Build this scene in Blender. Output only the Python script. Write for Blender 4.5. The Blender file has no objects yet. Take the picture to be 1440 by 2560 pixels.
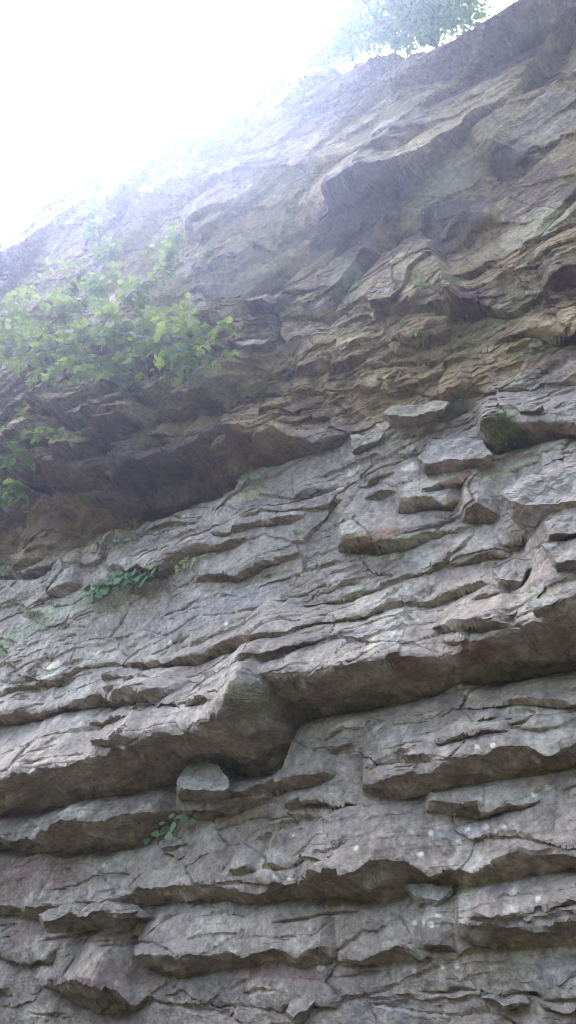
import bpy, math, random
import numpy as np
from mathutils import Vector, Matrix

# ---------------------------------------------------------------- camera, sky, sun, exposure
F_PX, W_PX, H_PX = 2009.0, 1440.0, 2560.0          # focal length and frame of the photograph in its own pixels
PITCH = math.radians(34.3)
CAM = np.array([0.0, 0.0, 1.6])
scene = bpy.context.scene
cam_d = bpy.data.cameras.new('camera')
cam_d.sensor_fit = 'VERTICAL'
cam_d.sensor_height = 24.0
cam_d.lens = 24.0 * F_PX / H_PX
cam_d.clip_start, cam_d.clip_end = 0.05, 500.0
cam = bpy.data.objects.new('camera', cam_d)
scene.collection.objects.link(cam)
cam.location = CAM
cam.rotation_euler = (math.pi / 2 + PITCH, 0, 0)
scene.camera = cam

SUN_EL, SUN_AZ = math.radians(68.0), math.radians(23.0)     # azimuth measured to the left of the view heading (+Y)
sun_dir = Vector((-math.sin(SUN_AZ) * math.cos(SUN_EL), math.cos(SUN_AZ) * math.cos(SUN_EL), math.sin(SUN_EL)))
world = bpy.data.worlds.new('World')
scene.world = world
world.use_nodes = True
wn = world.node_tree
wn.nodes.clear()
sky = wn.nodes.new('ShaderNodeTexSky')
sky.sky_type = 'NISHITA'
sky.sun_disc = False
sky.sun_elevation = SUN_EL
sky.sun_rotation = -SUN_AZ
sky.air_density, sky.dust_density, sky.ozone_density = 0.6, 5.0, 1.0
bg = wn.nodes.new('ShaderNodeBackground')
bg.inputs['Strength'].default_value = 0.15
wo = wn.nodes.new('ShaderNodeOutputWorld')
wn.links.new(sky.outputs[0], bg.inputs['Color'])
wn.links.new(bg.outputs[0], wo.inputs['Surface'])

sun_d = bpy.data.lights.new('sun', 'SUN')
sun_d.energy = 2.0
sun_d.angle = math.radians(0.5)
sun_d.color = (1.0, 0.97, 0.92)
sun = bpy.data.objects.new('sun', sun_d)
scene.collection.objects.link(sun)
sun.rotation_euler = sun_dir.to_track_quat('Z', 'Y').to_euler()

scene.view_settings.view_transform = 'Standard'
scene.view_settings.look = 'None'
scene.view_settings.gamma = 1.0
scene.view_settings.use_curve_mapping = False
scene.view_settings.exposure = 3.36
scene.cycles.max_bounces = 8
scene.cycles.diffuse_bounces = 2
scene.cycles.transmission_bounces = 4
scene.cycles.volume_bounces = 0
scene.cycles.sample_clamp_indirect = 0.6
scene.cycles.use_denoising = True
scene.cycles.filter_width = 1.1

GLARE_DENSITY = 0.0041
GLARE_ANISO = 0.83

# ---------------------------------------------------------------- helpers
rng = np.random.default_rng(7)
random.seed(7)
COL = scene.collection
f4 = np.float32

def tag(o, label=None, cat=None, group=None, kind=None):
    if label: o['label'] = label
    if cat: o['category'] = cat
    if group: o['group'] = group
    if kind: o['kind'] = kind
    return o

def mesh_obj(name, verts, faces_flat, loop_totals, mat, parent=None, smooth=True, col=None):
    me = bpy.data.meshes.new(name)
    verts = np.asarray(verts, dtype=f4)
    ff = np.asarray(faces_flat, dtype=np.int32)
    lt = np.asarray(loop_totals, dtype=np.int32)
    me.vertices.add(len(verts)); me.vertices.foreach_set('co', verts.ravel())
    me.loops.add(len(ff)); me.loops.foreach_set('vertex_index', ff)
    me.polygons.add(len(lt))
    ls = np.zeros(len(lt), dtype=np.int32); ls[1:] = np.cumsum(lt)[:-1]
    me.polygons.foreach_set('loop_start', ls)
    me.polygons.foreach_set('use_smooth', np.full(len(lt), smooth))
    me.update(calc_edges=True)
    if col is not None:
        a = me.color_attributes.new('rock_colour', 'FLOAT_COLOR', 'POINT')
        c4 = np.ones((len(verts), 4), dtype=f4); c4[:, :3] = col
        a.data.foreach_set('color', c4.ravel())
    me.materials.append(mat)
    o = bpy.data.objects.new(name, me)
    COL.objects.link(o)
    if parent: o.parent = parent
    return o

def empty(name, loc=(0, 0, 0)):
    o = bpy.data.objects.new(name, None)
    o.location = loc
    COL.objects.link(o)
    return o

# vectorised noise -------------------------------------------------
def _hash(ix, iy, seed):
    h = (ix.astype(np.uint32) * np.uint32(374761393) + iy.astype(np.uint32) * np.uint32(668265263)
         + np.uint32((seed * 2246822519) & 0xffffffff))
    h ^= h >> np.uint32(13)
    h *= np.uint32(1274126177)
    h ^= h >> np.uint32(16)
    return h

def rnd(ix, iy, seed):
    return (_hash(ix, iy, seed) & np.uint32(0xffff)).astype(f4) / f4(65535.0)

def perlin(x, y, seed=0):
    x = np.asarray(x, dtype=f4); y = np.asarray(y, dtype=f4)
    xi = np.floor(x).astype(np.int32); yi = np.floor(y).astype(np.int32)
    xf = x - xi; yf = y - yi
    sx = xf * xf * (3 - 2 * xf); sy = yf * yf * (3 - 2 * yf)
    def g(ox, oy):
        a = rnd(xi + ox, yi + oy, seed) * f4(2 * math.pi)
        return np.cos(a) * (xf - ox) + np.sin(a) * (yf - oy)
    n0 = g(0, 0) * (1 - sx) + g(1, 0) * sx
    n1 = g(0, 1) * (1 - sx) + g(1, 1) * sx
    return (n0 * (1 - sy) + n1 * sy) * f4(1.5)

def fbm(x, y, octaves, seed=0, gain=0.5):
    s = 0; a = 1.0; t = 0
    for i in range(octaves):
        s = s + a * perlin(x * 2.03 ** i + 17.3 * i, y * 2.03 ** i - 9.1 * i, seed + i * 13)
        t += a; a *= gain
    return s / f4(t)

def worley(x, y, seed):
    """distance to the two nearest points, offset to the nearest, and three random numbers of its cell"""
    xi = np.floor(x).astype(np.int32); yi = np.floor(y).astype(np.int32)
    f1 = np.full(x.shape, 9, dtype=f4); f2 = f1.copy()
    dx = np.zeros_like(f1); dy = np.zeros_like(f1); cx = xi.copy(); cy = yi.copy()
    for oy in (-1, 0, 1):
        for ox in (-1, 0, 1):
            px = xi + ox + rnd(xi + ox, yi + oy, seed) - x
            py = yi + oy + rnd(xi + ox, yi + oy, seed + 5) - y
            d = np.sqrt(px * px + py * py)
            near = d < f1
            f2 = np.where(near, f1, np.minimum(f2, d))
            dx = np.where(near, -px, dx); dy = np.where(near, -py, dy)
            cx = np.where(near, xi + ox, cx); cy = np.where(near, yi + oy, cy)
            f1 = np.where(near, d, f1)
    return f1, f2, dx, dy, rnd(cx, cy, seed + 21), rnd(cx, cy, seed + 22), rnd(cx, cy, seed + 23)

def sstep(a, b, x):
    t = np.clip((x - a) / (b - a), 0, 1)
    return t * t * (3 - 2 * t)

# the cliff's mean plane: u runs along the beds to the far left, v up the face, h out of the face
D_WALL, AZ, LEAN = 5.0, math.radians(56.0), math.radians(-5.0)
DN = np.array([math.cos(AZ), math.sin(AZ), 0.0])
UU = np.array([-math.sin(AZ), math.cos(AZ), 0.0])
VV = DN * math.sin(LEAN) + np.array([0, 0, math.cos(LEAN)])
NN = -DN * math.cos(LEAN) + np.array([0, 0, math.sin(LEAN)])
ORG = DN * D_WALL
C_FWD = np.array([0, math.cos(PITCH), math.sin(PITCH)])
C_UP = np.array([0, -math.sin(PITCH), math.cos(PITCH)])
C_RT = np.array([1.0, 0, 0])

def ray(x, y):
    return C_FWD * F_PX + C_RT * (x - W_PX / 2) - C_UP * (y - H_PX / 2)

def sight(x, y, h=0.0):
    """where the line of sight through photograph point (x, y) meets the face plane moved out by h: (u, v)"""
    d = ray(x, y)
    t = ((ORG - CAM) @ NN + h) / (d @ NN)
    p = CAM + t * d - ORG
    return p @ UU, p @ VV

def to_world(u, v, h):
    u = np.asarray(u)[..., None]; v = np.asarray(v)[..., None]; h = np.asarray(h)[..., None]
    return ORG + u * UU + v * VV + h * NN

def sight_h_at_v(x, y, v0):
    """protrusion h at which the line of sight reaches height v0 of the face"""
    d = ray(x, y)
    # v(t) = ((CAM-ORG)+t d).VV
    t = (v0 - (CAM - ORG) @ VV) / (d @ VV)
    return float(((CAM - ORG) + t * d) @ NN)

# ---------------------------------------------------------------- materials
def new_mat(name):
    m = bpy.data.materials.new(name)
    m.use_nodes = True
    nt = m.node_tree
    return m, nt, nt.nodes['Principled BSDF']

def rock_material():
    m, nt, b = new_mat('cliff_rock')
    N = nt.nodes.new; L = nt.links.new
    att = N('ShaderNodeAttribute'); att.attribute_name = 'rock_colour'
    geo = N('ShaderNodeTexCoord')
    n1 = N('ShaderNodeTexNoise'); n1.inputs['Scale'].default_value = 26; n1.inputs['Detail'].default_value = 8; n1.inputs['Roughness'].default_value = 0.72
    L(geo.outputs['Object'], n1.inputs['Vector'])
    r1 = N('ShaderNodeMapRange'); r1.inputs['From Min'].default_value = 0.3; r1.inputs['From Max'].default_value = 0.7
    r1.inputs['To Min'].default_value = 0.5; r1.inputs['To Max'].default_value = 1.5
    L(n1.outputs['Fac'], r1.inputs['Value'])
    n3 = N('ShaderNodeTexNoise'); n3.inputs['Scale'].default_value = 7.5; n3.inputs['Detail'].default_value = 6; n3.inputs['Roughness'].default_value = 0.65
    L(geo.outputs['Object'], n3.inputs['Vector'])
    r3 = N('ShaderNodeMapRange'); r3.inputs['From Min'].default_value = 0.32; r3.inputs['From Max'].default_value = 0.68
    r3.inputs['To Min'].default_value = 0.72; r3.inputs['To Max'].default_value = 1.28
    L(n3.outputs['Fac'], r3.inputs['Value'])
    pr = N('ShaderNodeMath'); pr.operation = 'MULTIPLY'; L(r1.outputs['Result'], pr.inputs[0]); L(r3.outputs['Result'], pr.inputs[1])
    mul = N('ShaderNodeMix'); mul.data_type = 'RGBA'; mul.blend_type = 'MULTIPLY'; mul.inputs['Factor'].default_value = 1.0
    L(att.outputs['Color'], mul.inputs['A']); L(pr.outputs[0], mul.inputs['B'])
    # small pale lichen specks
    vo = N('ShaderNodeTexVoronoi'); vo.inputs['Scale'].default_value = 22
    L(geo.outputs['Object'], vo.inputs['Vector'])
    n2 = N('ShaderNodeTexNoise'); n2.inputs['Scale'].default_value = 3.1; n2.inputs['Detail'].default_value = 5
    L(geo.outputs['Object'], n2.inputs['Vector'])
    sub = N('ShaderNodeMath'); sub.operation = 'MULTIPLY_ADD'
    L(n2.outputs['Fac'], sub.inputs[0]); sub.inputs[1].default_value = 0.55; sub.inputs[2].default_value = -0.2
    lt = N('ShaderNodeMath'); lt.operation = 'LESS_THAN'
    L(vo.outputs['Distance'], lt.inputs[0]); L(sub.outputs[0], lt.inputs[1])
    k = N('ShaderNodeMath'); k.operation = 'MULTIPLY'; L(lt.outputs[0], k.inputs[0]); k.inputs[1].default_value = 0.5
    mx = N('ShaderNodeMix'); mx.data_type = 'RGBA'
    L(k.outputs[0], mx.inputs['Factor']); L(mul.outputs['Result'], mx.inputs['A']); mx.inputs['B'].default_value = (0.40, 0.40, 0.37, 1)
    L(mx.outputs['Result'], b.inputs['Base Color'])
    b.inputs['Roughness'].default_value = 0.66
    b.inputs['Specular IOR Level'].default_value = 0.42
    bp = N('ShaderNodeBump'); bp.inputs['Strength'].default_value = 0.55; bp.inputs['Distance'].default_value = 0.018
    L(n1.outputs['Fac'], bp.inputs['Height']); L(bp.outputs['Normal'], b.inputs['Normal'])
    return m

def leaf_material(name, c1, c2, trans=0.45):
    m, nt, b = new_mat(name)
    N = nt.nodes.new; L = nt.links.new
    oi = N('ShaderNodeObjectInfo'); ge = N('ShaderNodeNewGeometry')
    ad = N('ShaderNodeMath'); ad.operation = 'ADD'
    L(oi.outputs['Random'], ad.inputs[0]); L(ge.outputs['Random Per Island'], ad.inputs[1])
    fr = N('ShaderNodeMath'); fr.operation = 'FRACT'; L(ad.outputs[0], fr.inputs[0])
    mx = N('ShaderNodeMix'); mx.data_type = 'RGBA'
    L(fr.outputs[0], mx.inputs['Factor']); mx.inputs['A'].default_value = (*c1, 1); mx.inputs['B'].default_value = (*c2, 1)
    L(mx.outputs['Result'], b.inputs['Base Color'])
    b.inputs['Roughness'].default_value = 0.5
    tr = N('ShaderNodeBsdfTranslucent'); L(mx.outputs['Result'], tr.inputs['Color'])
    ms = N('ShaderNodeMixShader'); ms.inputs[0].default_value = trans
    out = nt.nodes['Material Output']
    L(b.outputs[0], ms.inputs[1]); L(tr.outputs[0], ms.inputs[2]); L(ms.outputs[0], out.inputs['Surface'])
    return m

def bark_material(name, c):
    m, nt, b = new_mat(name)
    N = nt.nodes.new; L = nt.links.new
    n = N('ShaderNodeTexNoise'); n.inputs['Scale'].default_value = 30; n.inputs['Detail'].default_value = 6
    tc = N('ShaderNodeTexCoord'); L(tc.outputs['Object'], n.inputs['Vector'])
    r = N('ShaderNodeValToRGB'); r.color_ramp.elements[0].color = (c[0] * .5, c[1] * .5, c[2] * .5, 1); r.color_ramp.elements[1].color = (c[0] * 1.5, c[1] * 1.5, c[2] * 1.5, 1)
    L(n.outputs['Fac'], r.inputs['Fac']); L(r.outputs['Color'], b.inputs['Base Color'])
    b.inputs['Roughness'].default_value = 0.9
    return m

def woodland_material():
    m, nt, b = new_mat('dark_woodland')
    N = nt.nodes.new; L = nt.links.new
    n = N('ShaderNodeTexNoise'); n.inputs['Scale'].default_value = 4; n.inputs['Detail'].default_value = 8
    tc = N('ShaderNodeTexCoord'); L(tc.outputs['Object'], n.inputs['Vector'])
    r = N('ShaderNodeValToRGB'); r.color_ramp.elements[0].color = (0.012, 0.016, 0.008, 1); r.color_ramp.elements[1].color = (0.030, 0.042, 0.018, 1)
    L(n.outputs['Fac'], r.inputs['Fac']); L(r.outputs['Color'], b.inputs['Base Color']); b.inputs['Roughness'].default_value = 1.0
    b.inputs['Specular IOR Level'].default_value = 0.1
    bp = N('ShaderNodeBump'); bp.inputs['Distance'].default_value = .2; L(n.outputs['Fac'], bp.inputs['Height']); L(bp.outputs['Normal'], b.inputs['Normal'])
    return m
M_WOOD = woodland_material()
M_ROCK = rock_material()
M_HAZEL = leaf_material('hazel_leaf', (0.14, 0.21, 0.04), (0.28, 0.36, 0.08), 0.55)
M_IVY = leaf_material('ivy_leaf', (0.07, 0.14, 0.035), (0.13, 0.23, 0.06), 0.25)
M_PALE = leaf_material('young_leaf', (0.18, 0.30, 0.13), (0.26, 0.38, 0.19), 0.35)
M_YELLOW = leaf_material('yellow_leaf', (0.25, 0.28, 0.05), (0.35, 0.36, 0.08), 0.35)
M_TREE = leaf_material('tree_leaf', (0.07, 0.16, 0.04), (0.12, 0.24, 0.06), 0.5)
M_DRY = leaf_material('dry_grass_blade', (0.22, 0.20, 0.09), (0.30, 0.29, 0.14), 0.3)
M_BARK = bark_material('shrub_bark', (0.19, 0.165, 0.135))
M_BARKD = bark_material('tree_bark', (0.07, 0.055, 0.045))

# ---------------------------------------------------------------- the cliff: ledges read off the photograph
# each ledge: points (x, y of its lip, height of its underside) left to right
LEDGES = [
 [(1340,2490,10),(1365,2476,48),(1400,2462,60),(1480,2455,62)],
 [(985,2474,20),(1070,2465,30),(1160,2485,25),(1205,2494,12)],
 [(545,2503,6),(640,2500,14),(720,2476,42),(820,2478,36),(900,2475,26),(988,2497,8)],
 [(333,2372,20),(385,2388,45),(485,2385,46),(535,2395,36),(615,2385,32),(690,2365,36),(760,2388,28),(850,2368,36)],
 [(845,2396,14),(920,2385,24),(1020,2365,36),(1060,2365,36),(1088,2392,8)],
 [(1058,2348,18),(1090,2345,25),(1146,2371,5)],
 [(1155,2305,54),(1220,2312,50),(1300,2312,46),(1370,2310,42),(1480,2296,52)],
 [(1180,2293,6),(1270,2288,10),(1350,2265,9),(1480,2238,15)],
 [(-30,2268,22),(80,2265,26),(97,2250,42),(140,2262,18),(190,2253,10),(270,2250,9),(320,2240,16),(380,2218,42),(475,2215,36),(530,2205,42),(575,2215,32),(600,2225,36),(670,2220,30),(720,2200,42),(780,2195,46),(840,2165,80),(955,2165,82),(1000,2145,92),(1060,2148,58),(1100,2170,40),(1140,2165,46),(1195,2175,36),(1265,2155,46),(1340,2145,42),(1390,2140,36),(1480,2128,42)],
 [(715,2161,9),(760,2147,6),(850,2135,4)],
 [(1068,2018,18),(1110,2010,28),(1180,2012,32),(1240,2012,26),(1335,2005,12),(1362,1995,5)],
 [(568,1994,9),(630,1965,20),(720,1948,30),(790,1932,36),(850,1930,20)],
 [(915,1960,26),(1000,1945,55),(1050,1940,52),(1090,1922,52),(1170,1890,60),(1220,1878,66),(1290,1862,66),(1370,1858,58),(1480,1848,54)],
 [(-30,1948,86),(90,1925,86),(155,1892,106),(230,1888,96),(310,1855,112),(400,1830,116),(460,1815,112),(550,1790,124),(620,1775,148),(640,1768,152),(655,1750,165),(690,1715,178),(719,1692,180),(727,1686,118),(745,1678,104),(860,1672,95),(970,1650,100),(1030,1630,102),(1070,1635,85),(1145,1637,66),(1210,1610,90),(1260,1595,96),(1295,1575,106),(1355,1550,116),(1415,1520,132),(1480,1490,150)],
 [(1083,1572,9),(1145,1550,32),(1215,1542,30),(1278,1545,10)],
 [(1108,1609,6),(1178,1595,14)],
 [(-30,1727,12),(60,1715,13),(160,1695,12),(215,1665,9),(290,1655,7),(370,1652,21),(430,1635,29),(480,1622,31),(560,1602,29),(630,1590,19),(720,1573,9),(770,1553,13),(815,1543,11),(880,1540,15),(930,1525,15),(980,1510,13),(1090,1498,13),(1120,1480,19),(1165,1460,21),(1228,1447,12)],
 [(625,1651,18),(720,1610,26),(780,1595,16),(832,1590,6)],
 [(748,1506,5),(810,1492,13),(845,1485,16),(910,1475,11),(980,1455,6),(1070,1420,9),(1120,1388,9),(1160,1360,7),(1187,1325,4)],
 [(836,1340,34),(890,1328,46),(940,1330,46),(1000,1330,40),(1070,1323,19),(1145,1323,7),(1187,1310,3)],
 [(1118,1401,11),(1200,1382,16),(1274,1368,14)],
 [(1180,1498,8),(1240,1480,13),(1272,1476,5)],
 [(1253,1346,8),(1342,1318,14)],
 [(-30,1788,26),(50,1775,31),(140,1757,22),(200,1745,27),(260,1725,36),(320,1712,49),(395,1710,49),(430,1718,20),(482,1700,6)],
 [(228,1809,7),(270,1808,11),(342,1788,7)],
 [(253,1861,9),(300,1848,19),(352,1835,9)],
 [(478,1761,9),(520,1752,16),(572,1748,6)],
 [(130,1466,24),(170,1462,27),(213,1452,16)],
 [(270,1416,12),(320,1405,23),(360,1400,27),(400,1390,46),(435,1370,42),(475,1355,30),(570,1347,16),(622,1340,6)],
 [(486,1442,9),(560,1428,23),(590,1430,23),(645,1405,23),(655,1390,26),(710,1385,13),(760,1376,6)],
 [(338,1346,6),(400,1318,11),(430,1305,13),(492,1300,9)],
 [(518,1329,5),(560,1315,21),(600,1303,21),(650,1292,21),(720,1287,19),(762,1280,9)],
 [(-30,2062,58),(60,2078,52),(130,2085,36),(160,2068,58),(235,2042,80),(300,2040,80),(350,2030,76),(420,2025,42),(444,2022,10)],
 [(108,2322,8),(170,2300,22),(210,2302,26),(245,2278,52),(300,2288,42),(344,2306,5)],
 [(90,2440,12),(110,2445,22),(185,2455,62),(235,2450,82),(280,2428,102),(320,2440,86),(360,2468,52),(398,2483,18)],
 [(-30,2374,10),(50,2395,9),(95,2395,11),(130,2385,16),(142,2375,5)],
 [(303,2346,8),(357,2335,12)],
 [(388,2483,25),(470,2485,31),(520,2492,26),(554,2475,14)],
 [(-30,2462,26),(28,2475,14)],
 [(403,2128,6),(472,2130,6)],
 [(578,2181,9),(652,2170,16)],
 [(668,2171,9),(722,2160,12)],
 [(443,2009,8),(490,2012,26),(540,2015,26),(600,2005,26),(650,1992,16),(692,1995,8)],
 [(716,2011,10),(770,1995,16),(820,1997,21),(850,2010,16),(902,2018,5)],
 [(1148,1766,5),(1270,1752,11),(1355,1747,21),(1480,1743,22)],
 [(1183,1796,7),(1247,1785,10)],
 [(1008,1896,13),(1092,1880,20)],
 [(1093,1862,6),(1150,1838,13),(1230,1825,13),(1277,1828,8)],
 [(808,1849,4),(885,1815,6),(942,1802,4)],
 # recesses below the massive upper part
 [(45,1172,68),(110,1145,92),(160,1130,96),(210,1108,96),(250,1140,62),(300,1172,34),(320,1130,72),(400,1110,72),(470,1100,62),(520,1075,52),(560,1030,50),(584,1015,10)],
 [(125,1242,58),(200,1230,90),(300,1208,100),(400,1190,92),(470,1170,92),(520,1140,100),(560,1120,108),(604,1105,80)],
 [(-30,1402,40),(50,1395,46),(100,1390,46),(152,1386,26)],
 [(576,1068,86),(620,1035,118),(660,1022,128),(720,1040,96),(760,1060,72),(800,1085,40),(850,1085,23),(884,1078,8)],
 [(1200,1062,56),(1250,1035,86),(1290,1025,86),(1360,1040,52),(1480,1040,42)],
 [(596,846,6),(720,825,9),(840,790,15),(920,770,15),(960,757,21),(1030,735,16),(1060,690,13),(1124,655,7)],
 [(856,826,10),(930,805,11),(1000,790,11),(1080,775,21),(1150,768,40),(1184,771,36)],
 [(1124,720,40),(1160,735,70),(1220,760,32),(1290,775,16),(1360,740,16),(1378,730,5)],
 [(1366,702,42),(1400,680,50),(1480,655,38)],
 [(1238,846,11),(1320,830,19),(1380,818,40),(1480,808,46)],
 [(743,921,24),(785,900,42),(825,890,46),(860,890,42),(910,885,31),(952,880,10)],
 [(968,871,8),(1000,862,13),(1040,850,26),(1100,835,31),(1153,830,11)],
 [(958,985,5),(1040,985,7),(1130,988,9),(1190,975,9),(1250,967,9),(1330,965,7),(1480,946,5)],
 [(818,955,4),(910,928,9),(970,915,11),(1040,910,11),(1103,905,8)],
 [(998,1091,5),(1060,1072,11),(1105,1062,11),(1122,1050,5)],
 [(1058,1106,8),(1107,1085,14)],
 [(1018,1129,6),(1062,1115,10)],
 [(883,1209,6),(930,1190,11),(987,1172,6)],
 [(903,1241,8),(955,1228,13),(987,1225,6)],
 [(1048,1226,6),(1100,1205,15),(1160,1188,15),(1182,1183,5)],
 [(983,1256,14),(1020,1238,33),(1070,1238,33),(1110,1240,26),(1130,1235,31),(1152,1220,18)],
 [(1153,1286,18),(1190,1255,46),(1220,1245,52),(1252,1248,48)],
 [(638,1236,5),(720,1240,6),(770,1222,11),(812,1215,6)],
 [(598,1291,4),(720,1262,9),(852,1240,8)],
 # massive upper part
 [(696,562,5),(785,497,70),(860,467,120),(935,452,150),(1000,465,150),(1060,490,140),(1130,505,130),(1200,530,92),(1264,546,36)],
 [(1183,352,44),(1240,335,92),(1290,355,62),(1350,365,32),(1362,371,9)],
 [(1283,431,8),(1335,400,21),(1385,372,16),(1480,358,11)],
 [(926,347,36),(1000,340,46),(1030,330,31),(1082,312,5)],
 [(1268,171,12),(1330,165,16),(1402,145,11)],
 [(1148,216,19),(1190,205,16),(1232,185,8)],
 [(300,540,5),(370,500,8),(435,488,10),(525,480,14),(550,450,22),(620,435,12),(720,420,10),(802,400,5)],
 [(468,577,10),(520,535,32),(550,525,14),(650,510,12),(722,498,6)],
 [(1306,616,10),(1370,595,13),(1480,548,12)],
 [(1132,697,13),(1200,655,31),(1248,640,13)],
 [(-30,702,9),(100,665,9),(203,625,5)],
 [(-30,745,12),(60,735,14),(140,712,8)],
 [(556,891,8),(640,865,11),(684,850,5)],
 [(258,926,8),(320,975,11),(370,1000,11),(450,1008,18),(480,1008,24),(540,1010,22),(574,1012,8)],
 [(-30,1062,10),(40,1035,14),(110,1000,10),(160,975,6)],
 [(160,1085,6),(220,1010,10),(300,985,10),(360,1010,6)],
 [(360,1055,6),(430,1040,10),(490,1035,8),(520,1040,4)],
 [(560,940,5),(640,925,9),(700,935,10),(745,930,5)],
 [(520,790,5),(620,790,12),(700,770,12),(800,750,10),(850,745,5)],
 [(470,690,10),(560,640,16),(640,625,14),(700,640,8)],
 [(600,1000,6),(680,985,10),(780,975,12),(860,985,8),(930,975,5)],
 [(600,900,5),(700,880,10),(740,860,6)],
]

U_LO, U_HI, V_TOPMAX = -0.9, 9.0, 13.2
def spaced(lo, hi, d0, d1):
    out = [lo]
    while out[-1] < hi:
        f = (out[-1] - lo) / (hi - lo)
        out.append(out[-1] + d0 + (d1 - d0) * f)
    return out
ug = spaced(U_LO, U_HI, 0.0078, 0.0140)
step = 0.03
while ug[0] > -9: ug.insert(0, ug[0] - step); step *= 1.13
step = 0.03
while ug[-1] < 22: ug.append(ug[-1] + step); step *= 1.13
vg = spaced(1.75, V_TOPMAX, 0.0072, 0.0125)
step = 0.02
while vg[0] > -0.4: vg.insert(0, vg[0] - step); step *= 1.12
ug = np.array(ug, dtype=f4); vg = np.array(vg, dtype=f4)
U, V = np.meshgrid(ug, vg)
nv, nu = U.shape

SKYLINE = [(-60,640),(0,600),(60,560),(100,512),(200,470),(260,432),(330,392),(400,365),(470,345),(545,300),(580,250),(640,225),(700,190),(760,175),(830,160),(940,145),(1000,112),(1070,105),(1130,80),(1200,30),(1260,-5),(1440,-110)]
sk = sorted(sight(x, y, -0.08) for x, y in SKYLINE)
def v_top_plain(u):
    return np.interp(u, [s[0] for s in sk], [s[1] for s in sk]) + 0.12 * fbm(np.asarray(u) * 1.7, 0 * np.asarray(u), 4, 91)

# ledge tables in face coordinates, moved for the relief they stand on
SHALLOW = {(696, 562): 0.40, (1183, 352): 0.45, (125, 1242): 0.5}
def ledge_table(points, hb):
    rows = []
    sh = SHALLOW.get(points[0][:2], 1.0)
    for (x, y, th), h0 in zip(points, hb):
        ub, vb = sight(x, y + th, h0)
        ue, ve = sight(x, y, h0)
        dv = ve - vb
        vt = vb + 0.22 * dv
        d = sight_h_at_v(x, y, vt) - h0
        dmax = 1.35 * dv + 0.02
        if d > dmax:
            d = dmax
            vt = sight(x, y, h0 + d)[1]
        d = max(d, 0.4 * dv)
        rows.append((ub, vb, max(vt - vb, 0.012) if sh == 1 else 0.75 * dv + .012, max(d * sh, 0.012)))
    rows.sort()
    if points[0][0] <= -30:                     # the bed runs on beyond the left of the view
        u, v, w, d = rows[-1]
        rows += [(u + 0.9, v - .05, w, d * 1.1), (u + 2.2, v - .10, w, d * .7), (u + 4.0, v - .22, w, d * .9), (u + 6.5, v - .30, w, .02)]
    if points[-1][0] >= 1480:                   # and beyond the right
        u, v, w, d = rows[0]
        rows = [(u - 4.5, v + .10, w, .02), (u - 2.6, v + .08, w, d * .8), (u - 1.3, v + .05, w, d * .6), (u - .5, v, w, d)] + rows
    return np.array(rows)

def extra_ledges():
    """beds of the same kind on both sides of the view"""
    r = np.random.default_rng(5); out = []
    lim = {}
    for side, x in ((1, -60), (-1, 1500)):
        q = sorted((sight(x, y)[1], sight(x, y)[0]) for y in range(-100, 2900, 100)); lim[side] = np.array(q)
    for side, n in ((1, 46), (-1, 30)):
        for k in range(n):
            v = r.uniform(0.3, 11.0); u0 = np.interp(v, lim[side][:, 0], lim[side][:, 1]) + side * r.uniform(.2, 6)
            ln = r.uniform(.8, 3.2); d = r.uniform(.05, .42) * (0.6 if v > 6 else 1)
            us = sorted([u0, u0 + side * ln * .3, u0 + side * ln * .65, u0 + side * ln])
            ds = [.02, d, d * r.uniform(.6, 1.1), .02]
            out.append(np.array([(a, v - .04 * (a - us[0]) + r.uniform(-.03, .03), 0.02 + .22 * b, b) for a, b in zip(us, ds)]))
    return out

def jag(u, seed, lam, fine=1.0):
    """broken-edge noise: straight runs between random corners"""
    r = np.random.default_rng(seed)
    out = 0
    for k, (l, a) in enumerate(((lam, 1.0), (lam * .35, .5 * fine), (lam * .12, .25 * fine))):
        n = int(34 / l) + 2
        kn = -10 + np.cumsum(r.exponential(l, n) + l * .15)
        out = out + a * np.interp(u, kn, r.uniform(-1, 1, n))
    return out

def ledge_profile(tb, i):
    """columns, base height, rise and depth of ledge i along the face"""
    c0, c1 = np.searchsorted(ug, [tb[0, 0], tb[-1, 0]])
    uq = ug[c0:c1].astype(float)
    a, b = tb[0, 0], tb[-1, 0]
    vb = np.interp(uq, tb[:, 0], tb[:, 1]); w = np.interp(uq, tb[:, 0], tb[:, 2]); d = np.interp(uq, tb[:, 0], tb[:, 3])
    n1 = jag(uq, 300 + i, 0.30)
    n2 = jag(uq, 500 + i, 0.30, 0.25)
    vb = vb + (0.004 + 0.05 * np.minimum(d, .25)) * n1
    d = d * (1 + 0.20 * n2)
    end = np.minimum(1, np.minimum(uq - a, b - uq) / (0.04 + 0.28 * d)).clip(0, 1)
    return c0, c1, vb, w, d * end ** 0.8

def all_profiles():
    PR = [ledge_profile(tb, i) for i, tb in enumerate(TAB)]
    bases = np.full((len(PR), nu), np.nan)
    for i, (c0, c1, vb, w, d) in enumerate(PR): bases[i, c0:c1] = vb
    out = []
    for i, (c0, c1, vb, w, d) in enumerate(PR):
        if c1 - c0 < 2:
            out.append(None); continue
        g = bases[:, c0:c1] - vb[None, :]
        g[~(g > 0.07)] = 9.0
        gap = g.min(0) - w                       # the face runs back until the next ledge above starts
        R_ = np.clip(gap, 0.08 + 1.3 * d, 0.30 + 3.4 * d)
        k = min(len(R_) // 2 * 2 - 1, 31)
        if k > 2: R_ = np.convolve(np.pad(R_, k // 2, mode='edge'), np.ones(k) / k, 'valid')
        out.append((c0, c1, vb, w, d, R_))
    return out

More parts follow.
